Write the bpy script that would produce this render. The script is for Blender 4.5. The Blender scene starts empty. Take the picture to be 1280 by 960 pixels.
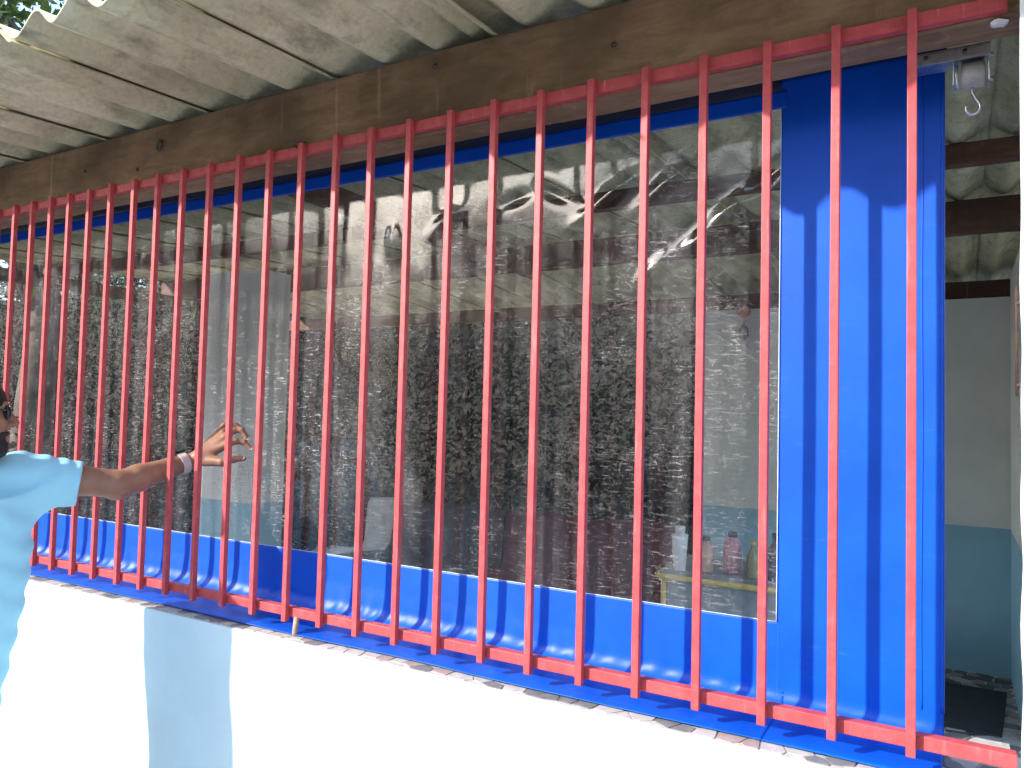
import bpy, bmesh, math, random
import numpy as np
from mathutils import Vector, Matrix
random.seed(7); rng = np.random.default_rng(11)
scene = bpy.context.scene
COL = scene.collection
R = math.radians

# ---------------------------------------------------------------- camera
yaw, pitch, roll = R(30.29), R(2.45), R(1.42)
fw = Vector((-math.sin(yaw)*math.cos(pitch), math.cos(yaw)*math.cos(pitch), math.sin(pitch)))
rt = Vector((math.cos(yaw), math.sin(yaw), 0)); up = rt.cross(fw)
rt2 = rt*math.cos(roll) + up*math.sin(roll); up2 = -rt*math.sin(roll) + up*math.cos(roll)
cd = bpy.data.cameras.new('camera'); cam = bpy.data.objects.new('camera', cd); COL.objects.link(cam)
m = Matrix((rt2, up2, -fw)).transposed().to_4x4(); m.translation = (0, -1.65, 1.60)
cam.matrix_world = m
cd.sensor_fit = 'HORIZONTAL'; cd.sensor_width = 36; cd.lens = 961/1280*36
cd.clip_start = 0.05; cd.clip_end = 500
scene.camera = cam

# ---------------------------------------------------------------- sky, sun, exposure
SUN = Vector((0.78, 1.0, -0.60)).normalized()          # the way the sunlight travels
world = bpy.data.worlds.new('World'); scene.world = world; world.use_nodes = True
nt = world.node_tree
sky = nt.nodes.new('ShaderNodeTexSky'); sky.sky_type = 'NISHITA'; sky.sun_disc = False
sky.sun_elevation = math.asin(-SUN.z); sky.sun_rotation = math.atan2(-SUN.x, -SUN.y)
nt.links.new(sky.outputs[0], nt.nodes['Background'].inputs[0])
nt.nodes['Background'].inputs[1].default_value = 0.15
sl = bpy.data.lights.new('sun', 'SUN'); sl.energy = 2.1; sl.angle = R(0.9); sl.color = (1, .95, .87)
so = bpy.data.objects.new('sun', sl); COL.objects.link(so); so.location = (-8, -10, 8)
so.rotation_euler = SUN.to_track_quat('-Z', 'Y').to_euler()
scene.view_settings.view_transform = 'Standard'; scene.view_settings.look = 'None'
scene.view_settings.exposure = 2.0; scene.view_settings.gamma = 1
scene.render.engine = 'CYCLES'
scene.cycles.max_bounces = 8; scene.cycles.transparent_max_bounces = 12
scene.cycles.sample_clamp_indirect = 6
scene.cycles.use_denoising = True
scene.cycles.caustics_reflective = False

# ---------------------------------------------------------------- materials
def nmat(name):
    m = bpy.data.materials.new(name); m.use_nodes = True
    t = m.node_tree; return m, t, t.nodes['Principled BSDF']
def N(t, kind, **kw):
    n = t.nodes.new(kind)
    for k, v in kw.items():
        if k in n.inputs: n.inputs[k].default_value = v
        else: setattr(n, k, v)
    return n
def coords(t, scale=(1, 1, 1), kind='Object', rot=(0, 0, 0)):
    c = t.nodes.new('ShaderNodeTexCoord'); mp = t.nodes.new('ShaderNodeMapping')
    mp.inputs['Scale'].default_value = scale; mp.inputs['Rotation'].default_value = rot
    if kind == 'World':
        g = t.nodes.new('ShaderNodeNewGeometry'); t.links.new(g.outputs['Position'], mp.inputs[0])
    else: t.links.new(c.outputs[kind], mp.inputs[0])
    return mp.outputs[0]
def noise(t, vec, scale, detail=4, rough=.55, dist=0):
    n = N(t, 'ShaderNodeTexNoise', Scale=scale, Detail=detail, Roughness=rough, Distortion=dist)
    t.links.new(vec, n.inputs['Vector']); return n.outputs['Fac']
def ramp(t, fac, stops):
    r = t.nodes.new('ShaderNodeValToRGB'); e = r.color_ramp.elements
    while len(e) < len(stops): e.new(.5)
    for i, (p, c) in enumerate(stops):
        e[i].position = p; e[i].color = (*c, 1) if len(c) == 3 else c
    t.links.new(fac, r.inputs[0]); return r.outputs[0]
def g3(v): return (v, v, v)
def mixc(t, fac, a, b, mode='MIX'):
    n = t.nodes.new('ShaderNodeMix'); n.data_type = 'RGBA'; n.blend_type = mode
    for s, v in ((n.inputs[0], fac), (n.inputs[6], a), (n.inputs[7], b)):
        if hasattr(v, 'is_output'): t.links.new(v, s)
        elif isinstance(v, (int, float)): s.default_value = v
        else: s.default_value = (*v, 1)
    return n.outputs[2]
def bump(t, bs, h, strength=.3, dist=.01):
    b = N(t, 'ShaderNodeBump', Strength=strength, Distance=dist)
    t.links.new(h, b.inputs['Height']); t.links.new(b.outputs[0], bs.inputs['Normal'])
def simple(name, c, rough=.6, metal=0, var=.15, scale=20, bmp=.1, spec=.5, coat=0):
    m, t, b = nmat(name); v = coords(t, kind='World'); f = noise(t, v, scale, 5)
    c2 = tuple(max(0, x*(1-var)) for x in c); c1 = tuple(min(1, x*(1+var)) for x in c)
    t.links.new(ramp(t, f, [(.3, c2), (.7, c1)]), b.inputs['Base Color'])
    b.inputs['Roughness'].default_value = rough; b.inputs['Metallic'].default_value = metal
    b.inputs['Specular IOR Level'].default_value = spec; b.inputs['Coat Weight'].default_value = coat
    if bmp: bump(t, b, f, bmp, .004)
    return m
M = {}
# red enamel on the bars, chalky and worn in spots
def red_paint():
    m, t, b = nmat('red_paint'); v = coords(t, kind='World')
    f = noise(t, v, 30, 6, .65); f2 = noise(t, coords(t, (60, 60, 5), 'World'), 1.6, 4, .6); f3 = noise(t, v, 130, 3, .6)
    c = ramp(t, f, [(.25, (.37, .050, .056)), (.55, (.50, .072, .078)), (.85, (.60, .12, .125))])
    c = mixc(t, ramp(t, f2, [(.60, g3(0)), (.78, g3(.6))]), c, (.62, .25, .25))
    c = mixc(t, ramp(t, f3, [(.66, g3(0)), (.72, g3(.75))]), c, (.16, .045, .035))
    t.links.new(c, b.inputs['Base Color'])
    b.inputs['Roughness'].default_value = .5; b.inputs['Specular IOR Level'].default_value = .35
    bump(t, b, noise(t, v, 180, 4), .25, .0015); return m
M['red'] = red_paint()
def pvc():
    m, t, b = nmat('blue_pvc_canvas'); v = coords(t, kind='World')
    f = noise(t, v, 5, 3); c = ramp(t, f, [(.3, (.001, .068, .50)), (.7, (.002, .090, .60))])
    dust = noise(t, coords(t, (2, 2, 14), 'World'), 6, 6, .7)
    c = mixc(t, ramp(t, dust, [(.60, g3(0)), (.85, g3(.18))]), c, (.25, .36, .62))
    t.links.new(c, b.inputs['Base Color'])
    b.inputs['Roughness'].default_value = .42; b.inputs['Specular IOR Level'].default_value = .32
    w = N(t, 'ShaderNodeTexWave', wave_type='BANDS', bands_direction='Z', Scale=150.0, Distortion=.3); t.links.new(v, w.inputs[0])
    w2 = noise(t, coords(t, (1, 1, .45), 'World'), 5, 3, .5)
    a = N(t, 'ShaderNodeMath', operation='MULTIPLY_ADD'); t.links.new(w.outputs['Fac'], a.inputs[0]); a.inputs[1].default_value = .035; t.links.new(w2, a.inputs[2])
    bump(t, b, a.outputs[0], .22, .012); return m
M['pvc'] = pvc()
def film():
    m, t, b = nmat('clear_pvc_film'); nodes, L = t.nodes, t.links
    out = nodes['Material Output']; nodes.remove(b)
    v1 = coords(t, (24, 24, 190), 'World', rot=(0, .04, 0)); v2 = coords(t, (150, 150, 16), 'World', rot=(0, -.06, 0)); v0 = coords(t, (1, 1, 1), 'World')
    s1 = noise(t, v1, 1.0, 5, .72); s2 = noise(t, v2, 1.0, 4, .7); cl = noise(t, v0, 1.9, 6, .62, .4); fn = noise(t, v0, 95, 5, .78, 1.4)
    blot = noise(t, v0, 9, 6, .7, .8)
    a = ramp(t, s1, [(.55, g3(0)), (.65, g3(1))]); c_ = ramp(t, s2, [(.60, g3(0)), (.78, g3(.75))]); d = ramp(t, fn, [(.56, g3(0)), (.66, g3(1))])
    sc = mixc(t, 1.0, mixc(t, 1.0, a, c_, 'ADD'), d, 'ADD')
    patch = ramp(t, cl, [(.38, g3(.16)), (.66, g3(1))]); patch2 = ramp(t, blot, [(.40, g3(.12)), (.64, g3(1))])
    sc = mixc(t, 1.0, mixc(t, 1.0, sc, patch, 'MULTIPLY'), patch2, 'MULTIPLY')
    vs = ramp(t, noise(t, coords(t, (9, 9, .55), 'World'), 1.6, 5, .6), [(.44, g3(0)), (.72, g3(.15))])
    vs = mixc(t, 1.0, vs, patch, 'MULTIPLY')
    haze = mixc(t, 1.0, mixc(t, 1.0, vs, mixc(t, 1.0, patch, g3(.030), 'MULTIPLY'), 'ADD'), mixc(t, 1.0, sc, g3(.95), 'MULTIPLY'), 'ADD')
    tr = N(t, 'ShaderNodeBsdfTransparent', Color=(.96, .955, .94, 1))
    df = N(t, 'ShaderNodeBsdfDiffuse', Color=(.72, .69, .70, 1))
    tl = N(t, 'ShaderNodeBsdfTranslucent', Color=(.62, .64, .70, 1))
    dt = N(t, 'ShaderNodeMixShader', Fac=.42); L.new(df.outputs[0], dt.inputs[1]); L.new(tl.outputs[0], dt.inputs[2])
    m1 = nodes.new('ShaderNodeMixShader'); L.new(haze, m1.inputs[0]); L.new(tr.outputs[0], m1.inputs[1]); L.new(dt.outputs[0], m1.inputs[2])
    gl = N(t, 'ShaderNodeBsdfGlossy', Roughness=.07, Color=(1, 1, 1, 1))
    fr = N(t, 'ShaderNodeFresnel', IOR=1.55)
    k = N(t, 'ShaderNodeMath', operation='MULTIPLY_ADD', use_clamp=True); L.new(fr.outputs[0], k.inputs[0]); k.inputs[1].default_value = 1.1; k.inputs[2].default_value = .005
    bp = N(t, 'ShaderNodeBump', Strength=.09, Distance=.01); L.new(noise(t, v0, 6, 3, .5), bp.inputs['Height'])
    L.new(bp.outputs[0], gl.inputs['Normal'])
    m2 = nodes.new('ShaderNodeMixShader'); L.new(k.outputs[0], m2.inputs[0]); L.new(m1.outputs[0], m2.inputs[1]); L.new(gl.outputs[0], m2.inputs[2])
    L.new(m2.outputs[0], out.inputs['Surface']); return m
M['film'] = film()
def plaster(name, low=None, split=0, c=(.80, .86, .89)):
    m, t, b = nmat(name); v = coords(t, kind='World'); f = noise(t, v, 3, 6, .6); g = noise(t, v, 40, 5, .65)
    k = lambda c: ramp(t, f, [(.25, tuple(x*.88 for x in c)), (.6, c)])
    base = k(c)
    if low:
        sx = N(t, 'ShaderNodeSeparateXYZ'); t.links.new(v, sx.inputs[0])
        mm = N(t, 'ShaderNodeMath', operation='GREATER_THAN'); t.links.new(sx.outputs[2], mm.inputs[0]); mm.inputs[1].default_value = split
        base = mixc(t, mm.outputs[0], k(low), base)
    spots = noise(t, v, 14, 5, .8); base = mixc(t, ramp(t, spots, [(.70, g3(0)), (.75, g3(.45))]), base, (.30, .27, .23))
    t.links.new(base, b.inputs['Base Color']); b.inputs['Roughness'].default_value = .75; b.inputs['Specular IOR Level'].default_value = .2
    bump(t, b, g, .35, .006); return m
M['wall'] = plaster('pale_blue_white_wall_paint', c=(.60, .77, .84))
M['wall2'] = plaster('two_tone_wall_paint', (.36, .60, .72), .955, (.88, .87, .83))
M['jamb'] = plaster('white_jamb_paint', c=(.82, .83, .83))
def wood(name, dark, mid, light, axis=0):
    m, t, b = nmat(name); s = [9, 9, 9]; s[axis] = 2.2
    v = coords(t, tuple(s), 'World'); f = noise(t, v, 3.2, 9, .74, .6); f2 = noise(t, coords(t, kind='World'), 2.0, 5, .6); f3 = noise(t, coords(t, (14, 14, 1.2), 'World'), 1.5, 5, .65)
    c = ramp(t, f, [(.28, dark), (.5, mid), (.78, light)])
    c = mixc(t, ramp(t, f2, [(.40, g3(.75)), (.62, g3(0))]), c, tuple(x*.55 for x in dark))
    c = mixc(t, ramp(t, f3, [(.62, g3(0)), (.76, g3(.45))]), c, tuple(min(1, x*1.7) for x in light))
    t.links.new(c, b.inputs['Base Color']); b.inputs['Roughness'].default_value = .7; b.inputs['Specular IOR Level'].default_value = .3
    bump(t, b, f, .5, .004); return m
M['beam'] = wood('weathered_beam_wood', (.19, .112, .060), (.32, .195, .110), (.46, .30, .18))
M['purlin'] = wood('reddish_brown_rafter_wood', (.10, .048, .035), (.17, .085, .06), (.25, .14, .095))
def cement():
    m, t, b = nmat('fibre_cement'); v = coords(t, kind='World')
    f = noise(t, v, 2.2, 7, .62); g = noise(t, coords(t, (3, 1, 3), 'World'), 5, 6, .7); h = noise(t, v, 60, 5, .7)
    c = ramp(t, f, [(.28, (.43, .385, .24)), (.5, (.68, .62, .42)), (.74, (.80, .745, .55))])
    c = mixc(t, ramp(t, g, [(.50, g3(0)), (.70, g3(.7))]), c, (.19, .185, .13))
    c = mixc(t, ramp(t, noise(t, v, 6, 6, .75), [(.57, g3(0)), (.70, g3(.55))]), c, (.21, .22, .10))
    c = mixc(t, ramp(t, h, [(.3, g3(.25)), (.6, g3(0))]), c, (.12, .11, .09))
    t.links.new(c, b.inputs['Base Color']); b.inputs['Roughness'].default_value = .9; b.inputs['Specular IOR Level'].default_value = .15
    bump(t, b, h, .45, .004); return m
M['cement'] = cement()
def ground():
    m, t, b = nmat('concrete_yard'); v = coords(t, kind='World'); f = noise(t, v, .8, 8, .65); g = noise(t, v, 25, 6, .7)
    c = ramp(t, f, [(.3, (.42, .40, .37)), (.7, (.54, .52, .48))]); c = mixc(t, ramp(t, g, [(.35, g3(.4)), (.6, g3(0))]), c, (.2, .19, .17))
    t.links.new(c, b.inputs['Base Color']); b.inputs['Roughness'].default_value = .9; bump(t, b, g, .4, .006); return m
M['ground'] = ground()
M['mortar'] = simple('mortar', (.46, .45, .42), .9, var=.2, scale=60, bmp=.4)
M['tile_a'] = simple('grey_tile_shard', (.20, .19, .185), .45, var=.25, scale=35)
M['tile_b'] = simple('dark_tile_shard', (.085, .078, .075), .4, var=.3, scale=35)
M['tile_c'] = simple('pale_tile_shard', (.50, .46, .43), .45, var=.15, scale=35)
M['tile_d'] = simple('rosy_tile_shard', (.38, .29, .26), .45, var=.15, scale=35)
M['skin'] = simple('brown_skin', (.27, .135, .085), .48, var=.13, scale=45, bmp=.12, spec=.4)
M['shirt'] = simple('light_blue_jersey', (.33, .66, .80), .75, var=.05, scale=6, bmp=0, spec=.3)
M['jeans'] = simple('dark_trousers', (.035, .045, .075), .8)
M['shoe'] = simple('black_shoe_leather', (.02, .02, .022), .5)
M['hair'] = simple('black_hair', (.010, .008, .007), .6, bmp=.6, scale=160)
M['lens'] = simple('dark_lens', (.012, .012, .016), .12, bmp=0)
M['nail'] = simple('fingernail', (.55, .36, .30), .35, var=.05, bmp=0)
M['strap'] = simple('pale_watch_strap', (.55, .46, .43), .45)
M['zinc'] = simple('galvanised_steel', (.62, .64, .66), .35, metal=1, var=.2, scale=60)
M['iron'] = simple('dark_iron', (.10, .09, .085), .5, metal=.8, var=.3)
M['pulley'] = simple('grey_gear_housing', (.42, .42, .38), .5, var=.2, scale=40)
M['black'] = simple('black_rubber', (.028, .028, .032), .7, var=.3)
M['rust'] = simple('rusty_iron', (.05, .022, .016), .8, var=.4, scale=60)
M['dowel'] = simple('weathered_peg', (.42, .27, .20), .7, var=.25, scale=60)
M['seam'] = simple('pale_weld_line', (.55, .66, .85), .5, bmp=0)
M['yellow'] = simple('yellow_edging', (.72, .55, .16), .5)
M['tabletop'] = simple('blue_grey_laminate', (.25, .31, .35), .5)
M['steel'] = simple('table_leg_steel', (.25, .25, .26), .45, metal=.7)
M['maroon'] = simple('maroon_cloth', (.115, .028, .035), .85, var=.3, scale=12, bmp=.3)
M['whiteplastic'] = simple('white_plastic', (.72, .73, .74), .4, var=.05)
M['peach'] = simple('peach_plastic', (.62, .36, .27), .4, var=.08)
M['pinkp'] = simple('pink_plastic', (.60, .30, .36), .4, var=.08)
M['olive'] = simple('olive_glass', (.30, .31, .17), .3, var=.1)
M['navy'] = simple('navy_plastic', (.03, .045, .10), .35, var=.1)
M['redp'] = simple('red_ornament', (.45, .06, .04), .5)
def leafmat(name, a, bb):
    m, t, b = nmat(name); v = coords(t, kind='World'); f = noise(t, v, 3.5, 4, .7)
    t.links.new(ramp(t, f, [(.3, a), (.7, bb)]), b.inputs['Base Color']); b.inputs['Roughness'].default_value = .55
    b.inputs['Specular IOR Level'].default_value = .12
    tl = N(t, 'ShaderNodeBsdfTranslucent'); t.links.new(ramp(t, f, [(.3, tuple(x*1.2 for x in a)), (.7, tuple(x*1.3 for x in bb))]), tl.inputs[0])
    mx = N(t, 'ShaderNodeMixShader', Fac=.3); t.links.new(b.outputs[0], mx.inputs[1]); t.links.new(tl.outputs[0], mx.inputs[2])
    t.links.new(mx.outputs[0], t.nodes['Material Output'].inputs[0]); return m
M['leaf'] = leafmat('tree_leaves', (.030, .055, .018), (.075, .115, .035))
M['leaf2'] = leafmat('dark_leaves', (.012, .016, .012), (.020, .026, .017))
M['bark'] = wood('tree_bark', (.05, .04, .03), (.10, .08, .06), (.16, .13, .10), 2)

# ---------------------------------------------------------------- helpers
def tag(o, label=None, cat=None, group=None, kind=None):
    for k, v in (('label', label), ('category', cat), ('group', group), ('kind', kind)):
        if v: o[k] = v
    return o
def empty(name, loc, label, cat, group=None):
    o = bpy.data.objects.new(name, None); COL.objects.link(o); o.location = loc; o.empty_display_size = .1
    return tag(o, label, cat, group)
def wloc(o):
    v = Vector(o.location)
    while o.parent: o = o.parent; v += Vector(o.location)
    return v
def link(name, me, mats, parent=None, at=(0, 0, 0)):
    o = bpy.data.objects.new(name, me); COL.objects.link(o)
    for q in (mats if isinstance(mats, (list, tuple)) else [mats]):
        if q.name not in [x.name for x in me.materials if x]: me.materials.append(q)
    o.location = Vector(at)
    if parent: o.parent = parent; o.location = Vector(at) - wloc(parent)
    return o
def mesh(name, verts, faces, smooth=False):
    me = bpy.data.meshes.new(name); me.from_pydata([tuple(v) for v in verts], [], [tuple(f) for f in faces]); me.update()
    if smooth: me.shade_smooth()
    return me
def bm_mesh(name, bm, smooth=False):
    me = bpy.data.meshes.new(name); bm.to_mesh(me); bm.free()
    if smooth: me.shade_smooth()
    return me
def box_bm(bm, a, b, bev=0):
    r = bmesh.ops.create_cube(bm, size=1)
    for v in r['verts']:
        v.co = Vector([a[i] + (v.co[i] + .5)*(b[i]-a[i]) for i in range(3)])
    if bev: bmesh.ops.bevel(bm, geom=list({e for v in r['verts'] for e in v.link_edges}), offset=bev, segments=2, affect='EDGES', profile=.6)
def box(name, a, b, mat, parent=None, bev=.003):
    bm = bmesh.new(); box_bm(bm, a, b, bev); return link(name, bm_mesh(name, bm), mat, parent)
def grid_mesh(name, P, smooth=True, closed_u=False):
    """P: array [nu, nv, 3]"""
    nu, nv, _ = P.shape; idx = np.arange(nu*nv).reshape(nu, nv)
    f = np.stack([idx[:-1, :-1], idx[1:, :-1], idx[1:, 1:], idx[:-1, 1:]], -1).reshape(-1, 4)
    if closed_u:
        g = np.stack([idx[-1, :-1], idx[0, :-1], idx[0, 1:], idx[-1, 1:]], -1).reshape(-1, 4); f = np.vstack([f, g])
    return mesh(name, P.reshape(-1, 3).tolist(), f.tolist(), smooth)
def tube_mesh(name, pts, r, n=10, caps=True):
    pts = [Vector(p) for p in pts]; rs = r if isinstance(r, (list, tuple)) else [r]*len(pts)
    V, F = [], []; prev = None
    for i, p in enumerate(pts):
        d = (pts[min(i+1, len(pts)-1)] - pts[max(i-1, 0)]).normalized()
        a = prev if prev else d.orthogonal().normalized()
        a = (a - d*a.dot(d)).normalized(); prev = a; b = d.cross(a)
        for k in range(n):
            t = 2*math.pi*k/n; V.append(p + (a*math.cos(t) + b*math.sin(t))*rs[i])
    for i in range(len(pts)-1):
        for k in range(n):
            F.append((i*n+k, i*n+(k+1) % n, (i+1)*n+(k+1) % n, (i+1)*n+k))
    if caps: F.append(tuple(reversed(range(n)))); F.append(tuple((len(pts)-1)*n+k for k in range(n)))
    return mesh(name, V, F, True)
def lathe(name, prof, n=20):
    V, F = [], []
    for r, z in prof:
        for k in range(n): V.append((r*math.cos(2*math.pi*k/n), r*math.sin(2*math.pi*k/n), z))
    for i in range(len(prof)-1):
        for k in range(n): F.append((i*n+k, i*n+(k+1) % n, (i+1)*n+(k+1) % n, (i+1)*n+k))
    F.append(tuple(reversed(range(n)))); F.append(tuple((len(prof)-1)*n+k for k in range(n)))
    return mesh(name, V, F, True)
def wav(x, y, seed, n=7, f0=1., f1=6.):
    """smooth pseudo noise as a sum of sines, about -1..1"""
    r = np.random.default_rng(seed); s = 0
    for _ in range(n):
        f = r.uniform(f0, f1); a = r.uniform(0, 2*math.pi); s = s + np.sin((x*math.cos(a) + y*math.sin(a))*f*2*math.pi + r.uniform(0, 6.28))
    return s/n*1.4

# ================================================================ SETTING
g = link('ground', grid_mesh('ground', np.array([[(x, y, 0) for y in np.linspace(-90, 90, 13)] for x in np.linspace(-90, 90, 13)]), False), M['ground'])
tag(g, 'pale grey concrete yard around the building', 'ground', kind='structure')

def voronoi(x0, x1, y0, y1, step, jit=.42, shrink=.90):
    nx, ny = max(1, round((x1-x0)/step)), max(1, round((y1-y0)/step)); pts = {}
    for i in range(-2, nx+2):
        for j in range(-2, ny+2):
            pts[i, j] = (x0 + (i+.5+random.uniform(-jit, jit))*(x1-x0)/nx, y0 + (j+.5+random.uniform(-jit, jit))*(y1-y0)/ny)
    out = []
    for i in range(nx):
        for j in range(ny):
            px, py = pts[i, j]; poly = [(x0, y0), (x1, y0), (x1, y1), (x0, y1)]
            for di in range(-2, 3):
                for dj in range(-2, 3):
                    q = pts.get((i+di, j+dj))
                    if (di, dj) == (0, 0) or q is None: continue
                    mx, my, dx, dy = (px+q[0])/2, (py+q[1])/2, q[0]-px, q[1]-py; new = []
                    for k in range(len(poly)):
                        a, b = poly[k], poly[(k+1) % len(poly)]
                        da, db = (a[0]-mx)*dx+(a[1]-my)*dy, (b[0]-mx)*dx+(b[1]-my)*dy
                        if da <= 0: new.append(a)
                        if (da < 0 < db) or (db < 0 < da):
                            t = da/(da-db); new.append((a[0]+(b[0]-a[0])*t, a[1]+(b[1]-a[1])*t))
                    poly = new
                    if len(poly) < 3: break
                if len(poly) < 3: break
            if len(poly) >= 3:
                cx, cy = sum(p[0] for p in poly)/len(poly), sum(p[1] for p in poly)/len(poly)
                out.append([(cx+(p[0]-cx)*shrink, cy+(p[1]-cy)*shrink) for p in poly])
    return out
def shard(poly, z0, z1, mat, parent, name='tile'):
    n = len(poly); V = [(x, y, z0) for x, y in poly] + [(x, y, z1) for x, y in poly]
    cx, cy = sum(p[0] for p in poly)/n, sum(p[1] for p in poly)/n
    V = [(x-cx, y-cy, z) for x, y, z in V]
    F = [tuple(range(n, 2*n))] + [(k, (k+1) % n, n+(k+1) % n, n+k) for k in range(n)]
    return link(name, mesh(name, V, F), mat, parent, (cx, cy, 0))

# floor of the room, broken-tile mosaic where it can be seen past the curtain
fl = box('floor', (-6.2, .30, -.12), (.30, 4.9, .006), simple('pale_floor_cement', (.80, .74, .65), .6, var=.12, scale=4, bmp=.1), None, 0)
tag(fl, 'broken tile mosaic floor inside the room', 'floor', kind='structure')
for p in voronoi(-.42, .29, 2.9, 4.28, .085):
    shard(p, .004, .011+random.uniform(0, .002), M[random.choice(['tile_c', 'tile_c', 'tile_a', 'tile_d', 'tile_b'])], fl, 'floor_tile')

# ---------------------------------------------------------------- house
house = empty('house', (-2.5, .13, 0), 'single storey house front with white sill wall, timber beam and corrugated fibre cement roof', 'house')
bm = bmesh.new(); box_bm(bm, (-6.2, -.035, 0), (.089, .30, .940), .003)
link('front_wall', bm_mesh('front_wall', bm), M['wall'], house)
sill = box('sill', (-6.2, -.031, .9385), (.088, .298, .9425), M['mortar'], house, 0)
for p in voronoi(-3.7, -.03, -.029, .020, .046, shrink=.92):
    shard(p, .940, .9440+random.uniform(0, .0012), M[random.choice(['tile_c', 'tile_c', 'tile_c', 'tile_a', 'tile_d', 'tile_c', 'tile_a'])], sill, 'sill_tile')
for p in voronoi(-.03, .086, -.029, .297, .055):
    shard(p, .940, .9440+random.uniform(0, .0012), M[random.choice(['tile_c', 'tile_a', 'tile_a', 'tile_d', 'tile_b'])], sill, 'sill_tile')
# right jamb with a ragged plaster edge
zs = np.linspace(0, 2.62, 90); rag = .091 + .0035*wav(zs, zs*0, 5, 9, 1.5, 9); V, F = [], []
for z, r in zip(zs, rag):
    V += [(r, -.05, z), (.62, -.05, z), (.62, .272, z), (.281, .272, z), (r+.004, .020, z)]
for i in range(len(zs)-1):
    for k in range(5): F.append((i*5+k, i*5+(k+1) % 5, (i+1)*5+(k+1) % 5, (i+1)*5+k))
F += [(4, 3, 2, 1, 0), tuple((len(zs)-1)*5+k for k in range(5))]
jm = link('jamb_wall', mesh('jamb_wall', V, F), M['jamb'], house)
box('jamb_wall', (-6.2, -.05, .0), (-5.6, .272, 2.62), M['jamb'], house)
box('back_wall', (-1.77, 4.30, 0), (.45, 4.45, 2.468), M['wall2'], house)
box('side_wall', (.28, 3.10, 0), (.44, 4.297, 2.60), M['wall2'], house); box('added_door_lintel', (.28, .275, 2.30), (.44, 3.097, 2.58), M['wall2'], house)  # unseen doorway added under the lintel to let more light into the room
box('pillar', (-4.78, 2.08, 0), (-4.24, 2.36, 2.60), M['wall2'], house)
# timbers
def timber(name, a, b, mat, seed, amp=.003):
    """a sawn timber along x with slightly wandering edges"""
    n = 120; xs = np.linspace(a[0], b[0], n); ring = []
    cs = [(a[1], a[2]), (b[1], a[2]), (b[1], b[2]), (a[1], b[2])]
    bv = .005; prof = []
    for k in range(4):
        y, z = cs[k]; sy = 1 if y == a[1] else -1; sz = 1 if z == a[2] else -1
        q = [(y + sy*bv, z), (y, z + sz*bv)]
        prof += q[::-1] if k in (0, 2) else q
    P_ = np.zeros((len(prof), n, 3))
    for k, (y, z) in enumerate(prof):
        P_[k, :, 0] = xs; P_[k, :, 1] = y + amp*.5*wav(xs, xs*0, seed+k//2, 6, .2, 2.5); P_[k, :, 2] = z + amp*wav(xs, xs*0, seed+10+k//2, 6, .2, 2.5)
    me = grid_mesh(name, P_, False, True)
    bm = bmesh.new(); bm.from_mesh(me); bmesh.ops.holes_fill(bm, edges=[e for e in bm.edges if e.is_boundary], sides=0); bmesh.ops.recalc_face_normals(bm, faces=bm.faces[:])
    return link(name, bm_mesh(name, bm), mat, house)
beam = timber('roof_beam', (-6.3, .030, 2.375), (.70, .125, 2.603), M['beam'], 1)
timber('purlin', (-6.3, 1.70, 2.605), (.6, 1.76, 2.688), M['purlin'], 20)
timber('purlin', (-6.3, 2.75, 2.57), (.6, 2.82, 2.738), M['purlin'], 30)
timber('purlin', (-6.3, 4.31, 2.470), (.6, 4.37, 2.585), M['purlin'], 40)
for x in (-6.1, -2.43, ):
    box('rafter', (x, .14, 2.50), (x+.055, 2.745, 2.60), M['purlin'], house)
# corrugated sheets, one object each
PW, AMP, XV = .1923, .027, -2.209
def roof_sheet(xl, xr, y0, y1, zf, ny=14, seed=0):
    th = .0065; xs = np.linspace(xl, xr, int((xr-xl)/PW*16)+2); ys = np.linspace(y0, y1, ny)
    X, Y = np.meshgrid(xs, ys, indexing='ij')
    lift = (xr - X)/(xr-xl)*.0165
    Z = zf(Y) + AMP - AMP*np.cos(2*math.pi*(X-XV-(.085 if xl > -1.3 else 0))/PW) + lift + .0015*wav(X, Y, seed, 5, .3, 1.5)
    Yj = Y.copy(); Yj[:, 0] += .008*wav(xs, xs*0, seed+3, 5, .5, 5)
    lo = np.stack([X, Yj, Z], -1); hi = np.stack([X, Yj, Z+th], -1)
    a, b = lo.reshape(-1, 3), hi.reshape(-1, 3); nx, n2 = X.shape; idx = np.arange(nx*n2).reshape(nx, n2); off = nx*n2
    q = np.stack([idx[:-1, :-1], idx[1:, :-1], idx[1:, 1:], idx[:-1, 1:]], -1).reshape(-1, 4)
    F = q[:, ::-1].tolist() + (q+off).tolist()
    for e in (idx[:, 0], idx[::-1, -1], idx[0, ::-1], idx[-1, :]):
        F += [(int(e[i]), int(e[i+1]), int(e[i+1])+off, int(e[i])+off) for i in range(len(e)-1)]
    return link('roof_sheet', mesh('roof_sheet', np.vstack([a, b]).tolist(), F, True), M['cement'], house)
zf1 = lambda y: 2.606 + .05*(y-.03)
zf2 = lambda y: 2.606 + .05*2.77 - .085*(y-2.79)
for k in range(-7, 5):
    xl = -2.244 + .577*k
    e = -.580 + .012*math.sin(k*2.3) if k > -2 else -.46
    roof_sheet(xl-.058, xl+.577+.030, e, 2.80, zf1, 16, 100+k)
    roof_sheet(xl-.058, xl+.577+.030, 2.72, 4.9, lambda y: zf2(y)+.026, 10, 200+k)
box('ridge_cap', (-6.35, 2.60, 2.806), (.70, 3.02, 2.816), M['cement'], house)
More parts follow.
